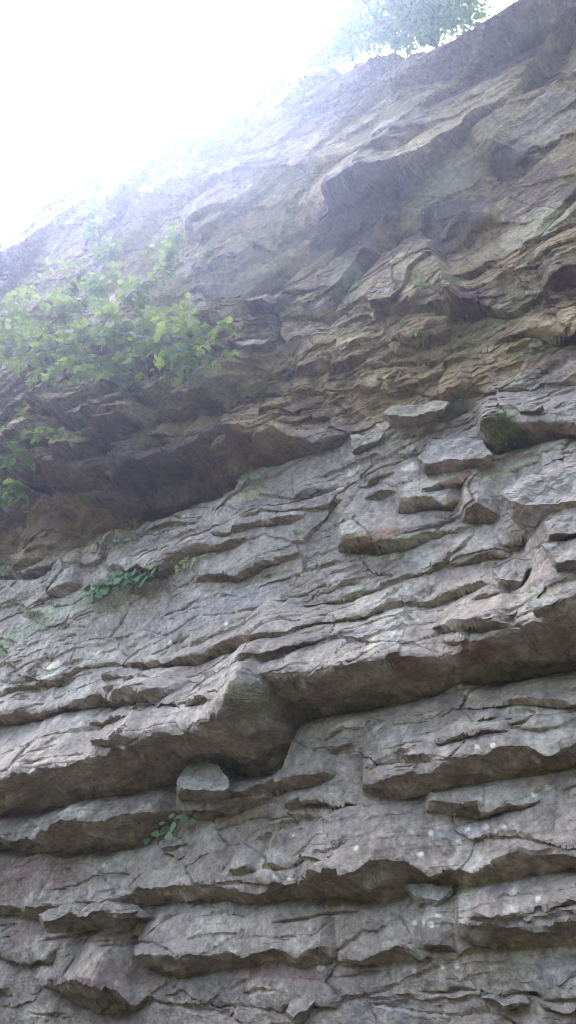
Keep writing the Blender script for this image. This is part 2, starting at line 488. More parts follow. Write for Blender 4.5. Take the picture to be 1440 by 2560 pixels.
DEEP = {(45, 1172): .7, (125, 1242): .8, (576, 1068): .4, (-30, 1402): .7, (-30, 1948): .5, (-30, 2062): .55}
def ledge_height(s, w, d, reach, cut=0.38):
    t = np.clip(s / w, 0, 1)
    rise = 0.35 * t + 0.65 * t ** 0.7
    fall = np.clip(1 - (s - w) / reach, 0, 1)
    notch = np.exp(-((s - 0.25 * w) / (0.26 * w + 0.10 * d + 0.004)) ** 2)      # the bed's foot is eaten back
    return d * (rise * fall - cut * notch)

EXTRA = extra_ledges()
TAB = [ledge_table(p, [0.0] * len(p)) for p in LEDGES] + EXTRA
PROF = all_profiles()
def H_points(up, vp):
    h = np.zeros(len(up))
    for li, pr in enumerate(PROF):
        if pr is None: continue
        c0, c1, vb, w, d, R_ = pr
        x = ug[c0:c1]
        k = (up > x[0]) & (up < x[-1])
        if not k.any(): continue
        q = up[k]
        h[k] += ledge_height(vp[k] - np.interp(q, x, vb), np.interp(q, x, w), np.interp(q, x, d), np.interp(q, x, R_), 0.0)
    return h
for it in range(3):
    HB = []
    for p in LEDGES:
        hs = np.zeros(len(p))
        q = np.array([sight(x, y + th, 0.0) for x, y, th in p])
        for k in range(3):
            hs = 0.5 * hs + 0.5 * H_points(q[:, 0], q[:, 1] - 0.02)
            q = np.array([sight(x, y + th, h0) for (x, y, th), h0 in zip(p, hs)])
        HB.append(hs)
    TAB = [ledge_table(p, hb) for p, hb in zip(LEDGES, HB)] + EXTRA
    PROF = all_profiles()

# ---- zones
zl = sorted(sight(x, y, 0.1) for x, y in [(-40,1440),(150,1420),(430,1290),(600,1185),(880,1075),(1200,985),(1480,940)])
zone_v = np.interp(ug, [s[0] for s in zl], [s[1] for s in zl]).astype(f4)[None, :]
wob = fbm(U * 0.9, V * 0.9, 4, 5)
UPPER = sstep(-0.12, 0.25, V - zone_v + 0.25 * wob)             # 1 in the massive upper part, 0 in the thin beds
yl = sorted(sight(x, y, 0.1) for x, y in [(-40,900),(500,860),(900,790),(1200,690),(1480,560)])
mass_v = np.interp(ug, [s[0] for s in yl], [s[1] for s in yl]).astype(f4)[None, :]
MASSIVE = sstep(-0.25, 0.25, V - mass_v + 0.3 * wob)

# ---- relief
wv0 = 0.03 * fbm(U * 2.2, V * 3.1, 2, 11)
wv = wv0 + 0.009 * fbm(U * 8, V * 12, 3, 12, 0.6)
wu = 0.05 * fbm(U * 2.1, V * 3.0, 3, 13)
Hf = np.zeros_like(U)
owner = np.full(U.shape, -1, dtype=np.int32)
best = np.full(U.shape, -99, dtype=f4)
Vw = V + wv
for i, pr in enumerate(PROF):
    if pr is None: continue
    c0, c1 = pr[:2]
    vb, w, d, R = [a.astype(f4)[None, :] for a in pr[2:]]
    r0 = max(0, np.searchsorted(vg, vb.min() - 0.35)); r1 = min(nv, np.searchsorted(vg, (vb + w + R).max() + 0.1))
    sl = (slice(r0, r1), slice(c0, c1))
    s = Vw[sl] - vb
    Hf[sl] += ledge_height(s, w, d, R, DEEP.get(LEDGES[i][0][:2], 0.38) if i < len(LEDGES) else 0.38)
    sl2 = (slice(r0, nv), slice(c0, c1))
    s2 = Vw[sl2] - vb
    k = (s2 >= -0.004) & (vb > best[sl2])
    owner[sl2] = np.where(k, i, owner[sl2]); best[sl2] = np.where(k, vb + 0 * s2, best[sl2])

hl = [sorted(sight(x, y, 0.0) for x, y in q) for q in (
    [(-60,1450),(60,1440),(150,1420),(250,1352),(430,1292),(600,1192),(640,1165)],
    [(-60,1330),(60,1255),(130,1232),(300,1200),(470,1165),(560,1120),(640,1070)])]
h_lo, h_hi = [np.interp(ug, [p[0] for p in q], [p[1] for p in q]).astype(f4)[None, :] for q in hl]
ht = np.clip((Vw - h_lo) / np.maximum(h_hi - h_lo, .05), -1, 2)
hu = sstep(hl[0][0][0], hl[0][0][0] + .5, ug) * (1 - sstep(hl[0][-1][0] - .3, hl[0][-1][0], ug))
Hf -= 0.26 * hu[None, :] * sstep(0.0, 0.10, ht) * (1 - sstep(0.45, 1.0, ht))
# broken blocks bulging above the hollow
lu, lv = sight(300, 1045, 0.1); la = abs(sight(-20, 1045, 0.1)[0] - lu); lb = abs(sight(300, 920, 0.1)[1] - lv)
lm = 1 - sstep(0.6, 1.15, np.sqrt(((U - lu) / la) ** 2 + ((V - lv + .05 * (U - lu)) / lb) ** 2))
bf1, bf2, bdx, bdy, bra, brb, brc = worley((U + 0.3 * V) / 0.62, (V + wv0) / 0.42, 89)
Hf += lm * (0.10 + 0.30 * brc + 0.18 * (bra - .5) * bdx - 0.26 * bdy) * sstep(0.0, 0.14, bf2 - bf1)

def strata(lam, amp, seed, rise=0.12, stretch=1.0):
    """thin ledges that begin and end along the bed"""
    vv = (V + 0.5 * wv + 0.05 * U) / lam + 1.0 * fbm(U * 0.4, V * 0.35, 2, seed) + 0.12 * fbm(U * 3.6, V * 1.1, 3, seed + 1) + 0.9 * JOINT
    kk = np.floor(vv).astype(np.int32)
    fr = vv - kk
    on = fbm(U * 1.1 / stretch + kk * 7.77, kk * 3.31 + 0 * U, 3, seed + 2)
    a = amp * sstep(0.0, 0.10, on) * (0.5 + rnd(kk, kk * 0 + 3, seed + 4))
    tooth = np.where(fr < rise, fr / rise, 1 - (fr - rise) / (1 - rise))
    return a * tooth

lower = 1 - UPPER
JOINT = worley((U + 0.15 * V) / 0.55, V / 1.3, 44)[6]               # upright joints shift the thin beds
HM = Hf.copy()
BUSY = sstep(-0.10, 0.16, fbm(U * 0.75 + 4.2, V * 1.1, 3, 33) + 0.18 * sstep(5.0, 2.6, U) - 0.05)
Vs = V + 1.1 * HM                                  # runs on across undersides, where V alone stands still
Hf += strata(0.34, 0.10, 40) * (0.16 * lower + 0.7 * UPPER * (1 - MASSIVE) + 0.03 * MASSIVE)
Hf += strata(0.13, 0.045, 50, stretch=0.7) * ((0.08 + 0.36 * BUSY) * lower + 0.75 * UPPER * (1 - MASSIVE) + 0.08 * MASSIVE)
Hf += strata(0.055, 0.016, 60, stretch=0.5) * ((0.03 + 0.38 * BUSY) * lower + 0.7 * UPPER * (1 - MASSIVE) + 0.1 * MASSIVE)
# broken facets
f1, f2, dx, dy, ra, rb, rc = worley((U + wu) / 0.62, Vw / 0.24, 70)
Hf += ((ra - .5) * dx * 0.07 + (rb - .6) * dy * 0.05 + (rc - .5) * 0.05) * (0.50 + 0.40 * UPPER - 0.78 * MASSIVE)
Hf -= 0.018 * np.exp(-(f2 - f1) / 0.035) * sstep(0.4, 0.7, rb)
f1, f2, dx, dy, ra, rb, rc = worley((U + 0.35 * V) / 1.5, (V + wv0 + 0.12 * U) / 0.80, 80)
Hf += ((ra - .5) * dx * 0.62 + (rb - .60) * dy * 0.50 + (rc - .5) * 0.20) * (0.05 + 0.25 * UPPER + 0.85 * MASSIVE) * sstep(0.0, 0.10, f2 - f1)
Hf -= 0.06 * np.exp(-(f2 - f1) / 0.02) * MASSIVE * sstep(0.3, 0.6, ra)
FACET = rc.copy(); FACET2 = ra.copy()
f1, f2, dx, dy, ra, rb, rc = worley((U - 0.3 * V) / 0.60, (V + wv0) / 0.36, 82)
Hf += ((ra - .5) * dx * 0.16 + (rb - .6) * dy * 0.12 + (rc - .5) * 0.05) * (0.35 * UPPER + 0.4 * MASSIVE) * sstep(0.0, 0.10, f2 - f1)
FACET3 = rc.copy()
f1, f2, dx, dy, ra, rb, rc = worley((U + wu) / 0.17, Vw / 0.085, 85)
Hf += ((ra - .5) * dx * 0.030 + (rb - .6) * dy * 0.018 + (rc - .5) * 0.012) * (0.22 + 0.45 * UPPER - 0.55 * MASSIVE)
# swell and roughness
HM = Hf.copy(); Vs = V + 1.1 * HM
Hf += 0.10 * fbm(U * 0.45, V * 0.5, 3, 95)
Hf += (0.010 + 0.008 * UPPER * (1 - MASSIVE)) * fbm(U * 5, Vs * 9, 4, 96, 0.6) + 0.007 * fbm(U * 22, Vs * 30, 4, 97, 0.65) * (1 - sstep(0.3, 1.0, np.gradient(HM, axis=0) / np.gradient(V, axis=0)))
slope_v = np.zeros_like(HM); slope_v[1:] = (HM[1:] - HM[:-1]) / (V[1:] - V[:-1])
UNDER = sstep(0.25, 0.9, slope_v)                    # 1 on the undersides
DV = UNDER * (0.07 * fbm(U * 3.5, Vs * 4.5, 3, 140, 0.5)) + 0.008 * fbm(U * 9, Vs * 9, 3, 142)
fu1, fu2, fdx, fdy, fra, frb, frc = worley((U / 0.30).astype(f4), (Vs / 0.22).astype(f4), 88)
DV += UNDER * ((fra - .5) * fdx * 0.07 + (frb - .5) * fdy * 0.05 + (frc - .5) * .03)
Hf += UPPER * (1 - MASSIVE) * 0.03 * np.abs(fbm(U * 5, V * 6, 3, 98))

# thin cracks that wander along the beds, and a few across them
for sx, sy, sd, dep in ((0.7, 3.6, 150, .035), (1.1, 6.0, 151, .022)):
    n_ = perlin(U * sx + 0.25 * fbm(U * 5, V * 7, 3, sd + 20), (Vw + 0.05 * U) * sy, sd)
    on_ = sstep(0.12, 0.3, perlin(U * 1.3, V * 2.3, sd + 9))
    gx = 0.011 * sy
    Hf -= dep * np.exp(-(n_ / gx) ** 2) * on_ * (1 - 0.4 * UPPER) * (1 - UNDER)
def rim():
    c_of = lambda u: int(np.clip(np.searchsorted(ug, u), 0, nu - 1)); r_of = lambda v: int(np.clip(np.searchsorted(vg, v), 0, nv - 1))
    P_ = []
    xs_ = [p[0] for p in SKYLINE]; ys_ = [p[1] for p in SKYLINE]
    for x in np.linspace(-60, 1440, 70):
        y = np.interp(x, xs_, ys_); h = 0.0
        for k in range(8):
            u, v = sight(x, y, h)
            h = .6 * h + .4 * float(Hf[r_of(v - .12), max(0, c_of(u) - 6):c_of(u) + 7].mean())
        P_.append((u, v))
    P_.sort()
    a = np.array(P_); v_ = np.convolve(np.pad(a[:, 1], 2, mode='edge'), np.ones(5) / 5, 'valid')
    return np.interp(ug, a[:, 0], v_) + 0.05 * jag(ug, 77, .35)
VT = rim().astype(f4)[None, :]
over = V - VT
Hf = Hf - 0.10 * sstep(-0.25, 0.0, over) ** 2

def H_at(u, v):
    c = np.clip(np.searchsorted(ug, u), 0, nu - 1); r = np.clip(np.searchsorted(vg, v), 0, nv - 1)
    return float(Hf[r, c])
def on_face(x, y, out=0.0):
    """point of the relief seen through (x, y), moved out by `out` metres; also its u, v, h"""
    h = 0.1
    for k in range(12):
        u, v = sight(x, y, h)
        h = 0.5 * h + 0.5 * H_at(u, v)
    u, v = sight(x, y, h + out)
    return to_world(u, v, h + out), u, v, h

# ---- colour of the stone
n_big = fbm(U * 0.8, Vs * 1.1, 5, 120); n_mid = fbm(U * 2.6, Vs * 4.2, 5, 121, 0.6); n_fin = fbm(U * 11, Vs * 17, 4, 122, 0.65) * (1 - sstep(0.2, 0.7, slope_v))
n_st = fbm(U * 1.0, V * 7.0, 4, 123, 0.6)
def mixc(a, b, t): return a + (b - a) * t[..., None]
grey = np.array([0.275, 0.250, 0.232], dtype=f4)
colr = np.ones(U.shape + (3,), dtype=f4) * grey
colr = colr * (0.82 + 0.36 * rnd(owner, owner * 0 + 2, 9))[..., None]          # each bed has its own tone
colr = mixc(colr, np.array([0.20, 0.168, 0.135], dtype=f4), 0.8 * sstep(0.14, 0.42, n_st * 0.7 + n_mid * 0.5 + 0.3 * (rnd(owner, owner * 0 + 7, 9) - .5)))
colr = mixc(colr, np.array([0.385, 0.372, 0.35], dtype=f4), 0.85 * sstep(0.06, 0.36, n_mid - 0.35 * n_big + 0.4 * n_fin))
up_c = np.ones_like(colr) * np.array([0.225, 0.19, 0.130], dtype=f4)
up_c = mixc(up_c, np.array([0.105, 0.078, 0.062], dtype=f4), 0.85 * sstep(0.10, 0.28, 0.7 * n_big + 0.4 * n_mid + 0.55 * (FACET - .5) + .2 * (FACET3 - .5)))
up_c = mixc(up_c, np.array([0.33, 0.31, 0.235], dtype=f4), 0.8 * sstep(0.12, 0.40, n_mid + 0.35 * n_fin - 0.3 * n_big + 0.45 * (FACET2 - .5)))
up_c = mixc(up_c, np.array([0.15, 0.155, 0.07], dtype=f4), 0.6 * sstep(0.15, 0.4, fbm(U * 1.9, V * 2.3, 4, 130)))
colr = colr * (1 - UPPER[..., None]) + up_c * np.array([0.96, 0.86, 0.62], dtype=f4) * UPPER[..., None]
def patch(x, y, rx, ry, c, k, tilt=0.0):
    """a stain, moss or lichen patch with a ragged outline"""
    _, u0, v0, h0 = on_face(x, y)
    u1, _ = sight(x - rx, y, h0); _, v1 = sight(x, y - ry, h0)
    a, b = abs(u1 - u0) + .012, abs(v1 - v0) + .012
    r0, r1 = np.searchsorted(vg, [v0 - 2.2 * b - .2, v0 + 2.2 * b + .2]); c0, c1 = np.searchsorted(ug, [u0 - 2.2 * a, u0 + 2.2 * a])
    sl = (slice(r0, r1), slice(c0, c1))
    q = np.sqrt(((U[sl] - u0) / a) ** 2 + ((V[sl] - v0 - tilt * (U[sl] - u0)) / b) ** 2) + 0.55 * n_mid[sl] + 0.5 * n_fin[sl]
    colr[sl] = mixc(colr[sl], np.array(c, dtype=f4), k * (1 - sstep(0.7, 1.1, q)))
BROWN = (0.085, 0.062, 0.052); RUST = (0.21, 0.12, 0.075); MOSS = (0.15, 0.15, 0.055); PALE = (0.44, 0.45, 0.41); OCH = (0.29, 0.235, 0.12); WHITE = (0.62, 0.63, 0.60); GREEN = (0.34, 0.38, 0.30); LILAC = (0.28, 0.268, 0.29); RED = (0.215, 0.155, 0.135)
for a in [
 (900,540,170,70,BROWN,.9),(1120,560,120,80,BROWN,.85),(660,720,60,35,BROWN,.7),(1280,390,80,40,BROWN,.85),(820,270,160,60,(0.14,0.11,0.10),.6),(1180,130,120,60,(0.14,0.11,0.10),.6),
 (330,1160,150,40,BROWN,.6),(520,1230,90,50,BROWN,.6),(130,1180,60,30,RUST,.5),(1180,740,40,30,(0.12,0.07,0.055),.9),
 (1370,300,90,60,(0.24,0.215,0.17),.9),(1120,450,100,40,(0.25,0.22,0.16),.9),(990,300,70,25,(0.30,0.27,0.22),.9),(1340,560,120,40,(0.29,0.27,0.19),.8),(1030,680,80,30,(0.27,0.235,0.14),.8),
 (780,830,80,25,(0.30,0.24,0.21),.9),(620,740,100,30,(0.26,0.21,0.15),.6),(640,920,80,30,OCH,.7),(690,1090,60,30,OCH,.6),(1250,1060,45,40,(0.11,0.13,0.05),.9),(1280,770,80,25,(0.20,0.19,0.09),.8),(1330,870,80,20,(0.19,0.19,0.08),.7),
 (880,720,40,50,(0.13,0.14,0.07),.8),(800,680,60,40,(0.27,0.25,0.13),.6),
 (560,690,60,40,(0.17,0.155,0.14),.6),(450,700,60,50,(0.19,0.155,0.13),.7),
 (1110,690,60,10,MOSS,.8),(1300,1680,160,14,MOSS,.75,),(900,1775,120,12,MOSS,.7),(760,1790,40,30,MOSS,.6),(880,2250,120,10,MOSS,.55),(1150,2225,60,10,MOSS,.6),(1270,2370,120,8,MOSS,.45),(1300,1930,120,8,MOSS,.45),(640,1450,90,7,MOSS,.5),
 (90,2180,110,60,RED,.8),(40,2040,80,25,RED,.75),(370,2435,90,25,RED,.6),(700,2440,130,25,RED,.6),(640,2425,80,30,RED,.5),(60,2330,50,35,RED,.55),(520,1660,60,12,RED,.7),(580,1600,50,10,RED,.7),(470,1330,60,10,RED,.6),
 (1180,1620,40,16,RUST,.85),(1020,1670,40,14,RUST,.8),(940,1345,50,16,RUST,.8),(1140,1200,50,8,RUST,.8),(880,1350,30,12,OCH,.7),(1140,1260,40,14,OCH,.6),(300,1982,60,8,RUST,.7),(280,2345,50,12,RUST,.6),
 (250,1480,130,25,GREEN,.75,),(120,1545,90,18,GREEN,.7),(300,1500,40,20,PALE,.6),(250,1640,60,18,PALE,.7),(40,1590,60,20,GREEN,.7),(120,1675,24,18,WHITE,.8),(270,1540,20,14,PALE,.8),
 (620,1240,40,10,(0.36,0.40,0.24),.8),(330,1400,60,10,PALE,.6),(1000,1380,110,16,GREEN,.7),(900,1490,60,10,GREEN,.7),(1340,1480,40,16,GREEN,.8),(1260,1180,80,14,GREEN,.7),(1380,1120,60,12,PALE,.6),(1040,1165,40,10,WHITE,.6),(940,1110,60,12,GREEN,.7),(1060,1025,60,10,GREEN,.7),
 (290,2150,90,24,PALE,.55),(320,1710,30,7,WHITE,.7),(1100,2290,50,30,PALE,.6),(870,1810,40,10,PALE,.6),(1250,1790,120,20,PALE,.4),(500,2080,60,20,PALE,.4),(1290,1990,90,16,PALE,.4),
 (500,1530,170,40,LILAC,.7),(1380,1230,60,30,LILAC,.8),(1100,1130,60,20,LILAC,.9),(100,1830,90,20,LILAC,.6),(1380,2420,90,30,LILAC,.7),(960,2520,120,30,LILAC,.7),(1380,1440,50,20,LILAC,.7),(1150,2080,90,20,LILAC,.6),(900,1580,120,20,LILAC,.5),
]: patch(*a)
for x, y, r in [(1192,1867,5),(1232,1864,6),(1168,2073,7),(1260,2067,4),(1148,2102,4),(1078,2082,10),(1215,2068,12),(1050,2134,7),(724,2199,8),(1078,2311,7),(1060,2305,6),(1095,2290,9),(1036,2308,3),(1340,1905,5),(1142,2418,8),(1105,2418,5),(805,2418,10),(1035,2428,7),(890,2121,4),(735,2088,3),(1370,1969,8),(1335,1987,3),(1170,1735,8),(893,1880,5),(425,1608,7),(260,2163,7),(350,2277,6),(565,1560,5),(945,1062,4),(930,788,4),(1345,2247,6)]:
    patch(x, y, r * .4, r * 0.3, (0.72, 0.72, 0.69), 0.8)
colr *= (1 + 0.22 * n_fin + 0.12 * n_mid)[..., None]
colr = np.clip(colr * np.array([1.09, 1.00, 0.79], dtype=f4), 0.02, 0.75)

# ---- points, top of the cliff folded back into a hill
hill = np.clip(over, 0, None)
RIMS = 46
POS = to_world(U, np.minimum(V, VT) + DV * (over < -0.1), Hf)
POS = POS - DN * (hill * 1.6)[..., None] * -1.0 + np.array([0, 0, 1.0]) * (0.25 * hill ** 0.8)[..., None]
# cut cells well above the rim; close with a coarse hill sheet
keep_c = (over[:-1, :-1] < 1.1) & (over[1:, 1:] < 1.25)
cell_owner = np.where(owner[:-1, :-1] < len(LEDGES), owner[:-1, :-1], -1)   # beds beside the view stay with the cliff's own mesh
vid = np.arange(nv * nu, dtype=np.int32).reshape(nv, nu)
quads = np.stack([vid[:-1, :-1], vid[1:, :-1], vid[1:, 1:], vid[:-1, 1:]], -1)   # faces look out of the cliff
P = POS.reshape(-1, 3); CC = colr.reshape(-1, 3)

def sub_mesh(name, sel, parent):
    q = quads[sel]
    ids, inv = np.unique(q.ravel(), return_inverse=True)
    return mesh_obj(name, P[ids], inv, np.full(len(q), 4), M_ROCK, parent, False, CC[ids])

# ---------------------------------------------------------------- ground
def ground():
    m, nt, b = new_mat('forest_floor')
    N = nt.nodes.new; L = nt.links.new
    tc = N('ShaderNodeTexCoord'); n = N('ShaderNodeTexNoise'); n.inputs['Scale'].default_value = 2.5; n.inputs['Detail'].default_value = 9
    L(tc.outputs['Object'], n.inputs['Vector'])
    r = N('ShaderNodeValToRGB')
    r.color_ramp.elements[0].position = .35; r.color_ramp.elements[0].color = (0.012, 0.010, 0.007, 1)
    r.color_ramp.elements[1].position = .65; r.color_ramp.elements[1].color = (0.032, 0.027, 0.020, 1)
    L(n.outputs['Fac'], r.inputs['Fac']); L(r.outputs['Color'], b.inputs['Base Color']); b.inputs['Roughness'].default_value = .95
    bp = N('ShaderNodeBump'); bp.inputs['Distance'].default_value = .05; L(n.outputs['Fac'], bp.inputs['Height']); L(bp.outputs['Normal'], b.inputs['Normal'])
    k = 121
    g = np.linspace(-45, 45, k).astype(f4)
    X, Y = np.meshgrid(g, g)
    Z = 0.18 * fbm(X * .35, Y * .35, 4, 200) - 0.05
    pts = np.stack([X, Y, Z], -1).reshape(-1, 3)
    v = np.arange(k * k).reshape(k, k)
    q = np.stack([v[:-1, :-1], v[:-1, 1:], v[1:, 1:], v[1:, :-1]], -1).reshape(-1, 4)
    tag(mesh_obj('ground', pts, q.ravel(), np.full(len(q), 4), m), kind='structure')
ground()

cliff = sub_mesh('cliff', keep_c & (cell_owner < 0), None)
tag(cliff, 'tall grey and brown bedded rock cliff rising over the viewer', 'cliff', kind='structure')
for i in range(len(LEDGES)):
    sel = keep_c & (cell_owner == i)
    if sel.sum() < 30: continue
    sub_mesh('rock_slab', sel, cliff)

# hill behind the rim
def hill_back():
    cs = np.unique(np.linspace(0, nu - 1, 240).astype(int))
    top = to_world(ug[cs], VT[0, cs], np.zeros(len(cs)))
    rows = []
    for k, back in enumerate([0.9, 1.6, 2.6, 4, 6, 9, 12, 16]):
        zz = [-.05, 0.2, 0.3, 0.5, 0.7, 0.2, -4, -13.5][k]
        n = 0.25 * fbm(ug[cs] * .8, ug[cs] * 0 + back, 3, 210)
        p = top + DN * back
        p[:, 2] = np.maximum(p[:, 2] + zz + n * (k > 0), -0.3)
        rows.append(p)
    A = np.array(rows); r, c, _ = A.shape
    v = np.arange(r * c).reshape(r, c)
    q = np.stack([v[:-1, :-1], v[1:, :-1], v[1:, 1:], v[:-1, 1:]], -1).reshape(-1, 4)
    tag(mesh_obj('hill', A.reshape(-1, 3), q.ravel(), np.full(len(q), 4), M_WOOD), kind='structure')
hill_back()

# unseen wooded bank, added behind the viewer to keep the ledge undersides dark
def shade_bank():
    k = 60
    uu = np.linspace(-30, 32, k); dd = np.array([-6.0, -7.0, -8.5, -10, -12, -15, -19, -26])
    zz = np.array([-0.3, 0.6, 2.6, 5.0, 7.6, 9.8, 11.0, -0.4])
    A = np.array([[UU * u + DN * (d + min(13.0, max(0.0, abs(u) - 9) ** 2 / 22)) + np.array([0, 0, z + (0.5 * math.sin(u * .7 + d) + .3 * math.sin(u * 1.9 - d)) * (0 < i < 7)]) for u in uu] for i, (d, z) in enumerate(zip(dd, zz))])
    r, c, _ = A.shape
    v = np.arange(r * c).reshape(r, c)
    q = np.stack([v[:-1, :-1], v[:-1, 1:], v[1:, 1:], v[1:, :-1]], -1).reshape(-1, 4)
    tag(mesh_obj('hill', A.reshape(-1, 3), q.ravel(), np.full(len(q), 4), M_WOOD), kind='structure')  # unseen, added only to block low light
shade_bank()

# ---------------------------------------------------------------- single blocks standing proud of the beds
def block(outline, proud, tilt, seed, name='rock_block', tone=(0.26, 0.255, 0.25), depth=0.2, under=0.32):
    """outline in photograph points clockwise; a closed stone with its lower edge furthest out"""
    xs = np.array([p[0] for p in outline], float); ys = np.array([p[1] for p in outline], float)
    _, u0, v0, h0 = on_face(xs.mean(), ys.mean())
    y0, y1 = ys.min(), ys.max()
    xm = xs.mean()
    fr, bk = [], []
    for x, y in outline:
        k = (y - y0) / (y1 - y0)
        yf = y0 + (y - y0) * (1 - under)
        hh = h0 + proud * (1 - tilt + tilt * k)
        u, v = sight(x, yf, hh); fr.append((u, v, hh))
        u, v = sight(x + 0.06 * (xm - x), y, h0 + 0.02); bk.append((u, v, h0 + 0.02))
    fr = np.array(fr); bk = np.array(bk)
    ring, rbk = [], []
    n = len(fr)
    for i in range(n):
        a, b = fr[i], fr[(i + 1) % n]
        m = max(2, int(np.hypot(*(b - a)[:2]) / 0.016))
        for j in range(m):
            ring.append(a + (b - a) * j / m); rbk.append(bk[i] + (bk[(i + 1) % n] - bk[i]) * j / m)
    ring = np.array(ring); rbk = np.array(rbk)
    cen = ring.mean(0)
    layers = [cen + (ring - cen) * 0.985 + np.array([0, 0, 0.003]), ring + np.array([0, 0, -0.008])]
    layers += [ring + (rbk - ring) * k for k in (0.2, 0.4, 0.6, 0.8, 1.0)]
    layers += [rbk + np.array([0, 0, -0.5 * depth]), rbk + np.array([0, 0.02, -depth])]
    inner = [cen + (ring - cen) * s for s in (0.93, 0.86, 0.78, 0.7, 0.62, 0.54, 0.46, 0.38, 0.3, 0.22, 0.14, 0.06)]
    seq = inner[::-1] + layers
    A = np.array(seq); R_, Cn, _ = A.shape
    X, Y = A[..., 0] + seed, A[..., 1] + 0.9 * A[..., 2]
    nz = fbm(X * 5, Y * 9, 4, seed) * 0.045 + fbm(X * 24, Y * 34, 3, seed + 1) * 0.010
    A[..., 2] += nz
    A[..., 1] += 0.030 * fbm(X * 9, Y * 12, 4, seed + 2, .6)
    A[..., 0] += 0.030 * fbm(X * 9 + 5, Y * 12, 4, seed + 3, .6)
    pts = list(to_world(A[..., 0], A[..., 1], A[..., 2]).reshape(-1, 3))
    pts.append(to_world(*(cen + [0, 0, nz[0].mean()]))); pts.append(to_world(*(cen + [0, 0.3 * depth, -depth])))
    ff, lt = [], []
    for r in range(R_ - 1):
        for c in range(Cn):
            c2 = (c + 1) % Cn
            ff += [r * Cn + c, (r + 1) * Cn + c, (r + 1) * Cn + c2, r * Cn + c2]; lt.append(4)
    for c in range(Cn):
        c2 = (c + 1) % Cn
        ff += [R_ * Cn, c, c2]; lt.append(3)
        ff += [R_ * Cn + 1, (R_ - 1) * Cn + c2, (R_ - 1) * Cn + c]; lt.append(3)
    pts = np.array(pts)
    r_, c_ = np.searchsorted(vg, v0), np.searchsorted(ug, u0)
    near = colr[max(0, r_ - 25):r_ + 25, max(0, c_ - 25):c_ + 25].reshape(-1, 3).mean(0)
    base = 0.88 * (0.75 * near + 0.25 * np.array(tone) * np.array([1.0, 0.97, 0.80])) * (1 + 0.55 * fbm(pts[:, 0] * 9, pts[:, 2] * 14, 5, seed + 5, .65))[:, None]
    pal = sstep(0.1, 0.4, fbm(pts[:, 0] * 4 + seed, pts[:, 2] * 6, 4, seed + 6))[:, None]
    base = base * (1 - .5 * pal) + np.array([0.36, 0.36, 0.30]) * .5 * pal
    o = mesh_obj(name, pts, ff, lt, M_ROCK, cliff, False, np.clip(base, .03, .7))
    return o

BLOCKS = [
 ([(440,1978),(462,1928),(520,1900),(546,1922),(574,1982),(574,2002),(556,2012),(446,2006)], .30, .8, 1, (0.46,0.45,0.40)),
 ([(1226,1432),(1262,1410),(1330,1392),(1348,1422),(1322,1442),(1302,1482),(1250,1478)], .14, .6, 2, (0.24,0.235,0.23)),
 ([(1354,1372),(1400,1352),(1475,1345),(1475,1425),(1392,1433)], .16, .6, 3, (0.24,0.235,0.235)),
 ([(1362,1312),(1440,1285),(1475,1280),(1475,1345),(1372,1366)], .18, .5, 4, (0.24,0.235,0.235)),
 ([(1248,1262),(1290,1216),(1360,1190),(1475,1165),(1475,1288),(1340,1314),(1280,1302)], .16, .7, 5, (0.28,0.27,0.285)),
 ([(255,1700),(320,1666),(368,1680),(397,1700),(345,1704)], .07, .7, 6, (0.25,0.245,0.235)),
 ([(256,1722),(300,1704),(345,1706),(338,1716)], .05, .6, 7, (0.46,0.45,0.40)),
 ([(874,1092),(902,1083),(962,1080),(944,1112),(880,1140)], .10, .6, 8, (0.33,0.33,0.29)),
 ([(958,1048),(975,1026),(1040,1012),(1085,1000),(1126,1008),(1108,1032),(1040,1062),(972,1062)], .16, .7, 9, (0.33,0.33,0.26)),
 ([(1040,1166),(1078,1102),(1200,1090),(1216,1130),(1236,1160),(1150,1180),(1060,1188)], .15, .75, 10, (0.285,0.275,0.285)),
 ([(98,2302),(150,2266),(270,2255),(342,2292),(300,2298),(250,2278),(215,2304),(170,2302),(110,2324)], .10, .7, 11, (0.28,0.27,0.25)),
 ([(1198,2500),(1222,2490),(1322,2496),(1328,2516),(1270,2520)], .09, .6, 12, (0.30,0.295,0.27)),
 ([(1010,2224),(1050,2206),(1085,2208),(1130,2236),(1090,2272),(1040,2262)], .07, .6, 13, (0.25,0.24,0.23)),
 ([(720,2545),(728,2505),(765,2492),(786,2505),(768,2545),(735,2570)], .10, .7, 14, (0.27,0.265,0.26)),
 ([(1318,1512),(1345,1495),(1400,1480),(1415,1500),(1370,1528),(1330,1535)], .08, .6, 15, (0.30,0.30,0.27)),
 ([(588,862),(622,848),(676,850),(660,866),(610,872)], .10, .5, 16, (0.30,0.27,0.21)),
 ([(445,752),(505,735),(520,790),(468,800)], .12, .4, 17, (0.20,0.165,0.14)),
 ([(445,690),(490,680),(505,725),(460,740)], .10, .4, 18, (0.17,0.14,0.12)),
 ([(915,745),(960,715),(1000,730),(975,755),(925,768)], .12, .6, 19, (0.16,0.15,0.085)),
 ([(1290,1020),(1320,1008),(1360,1022),(1340,1036),(1300,1040)], .08, .6, 20, (0.30,0.29,0.26)),
 ([(780,1880),(800,1855),(865,1845),(880,1858),(840,1880)], .06, .6, 21, (0.30,0.30,0.27)),
 ([(400,2110),(418,2092),(445,2098),(470,2112),(440,2128),(405,2128)], .07, .6, 22, (0.25,0.24,0.225)),
]
for b_ in BLOCKS:
    block(b_[0], b_[1], b_[2], b_[3], tone=b_[4])

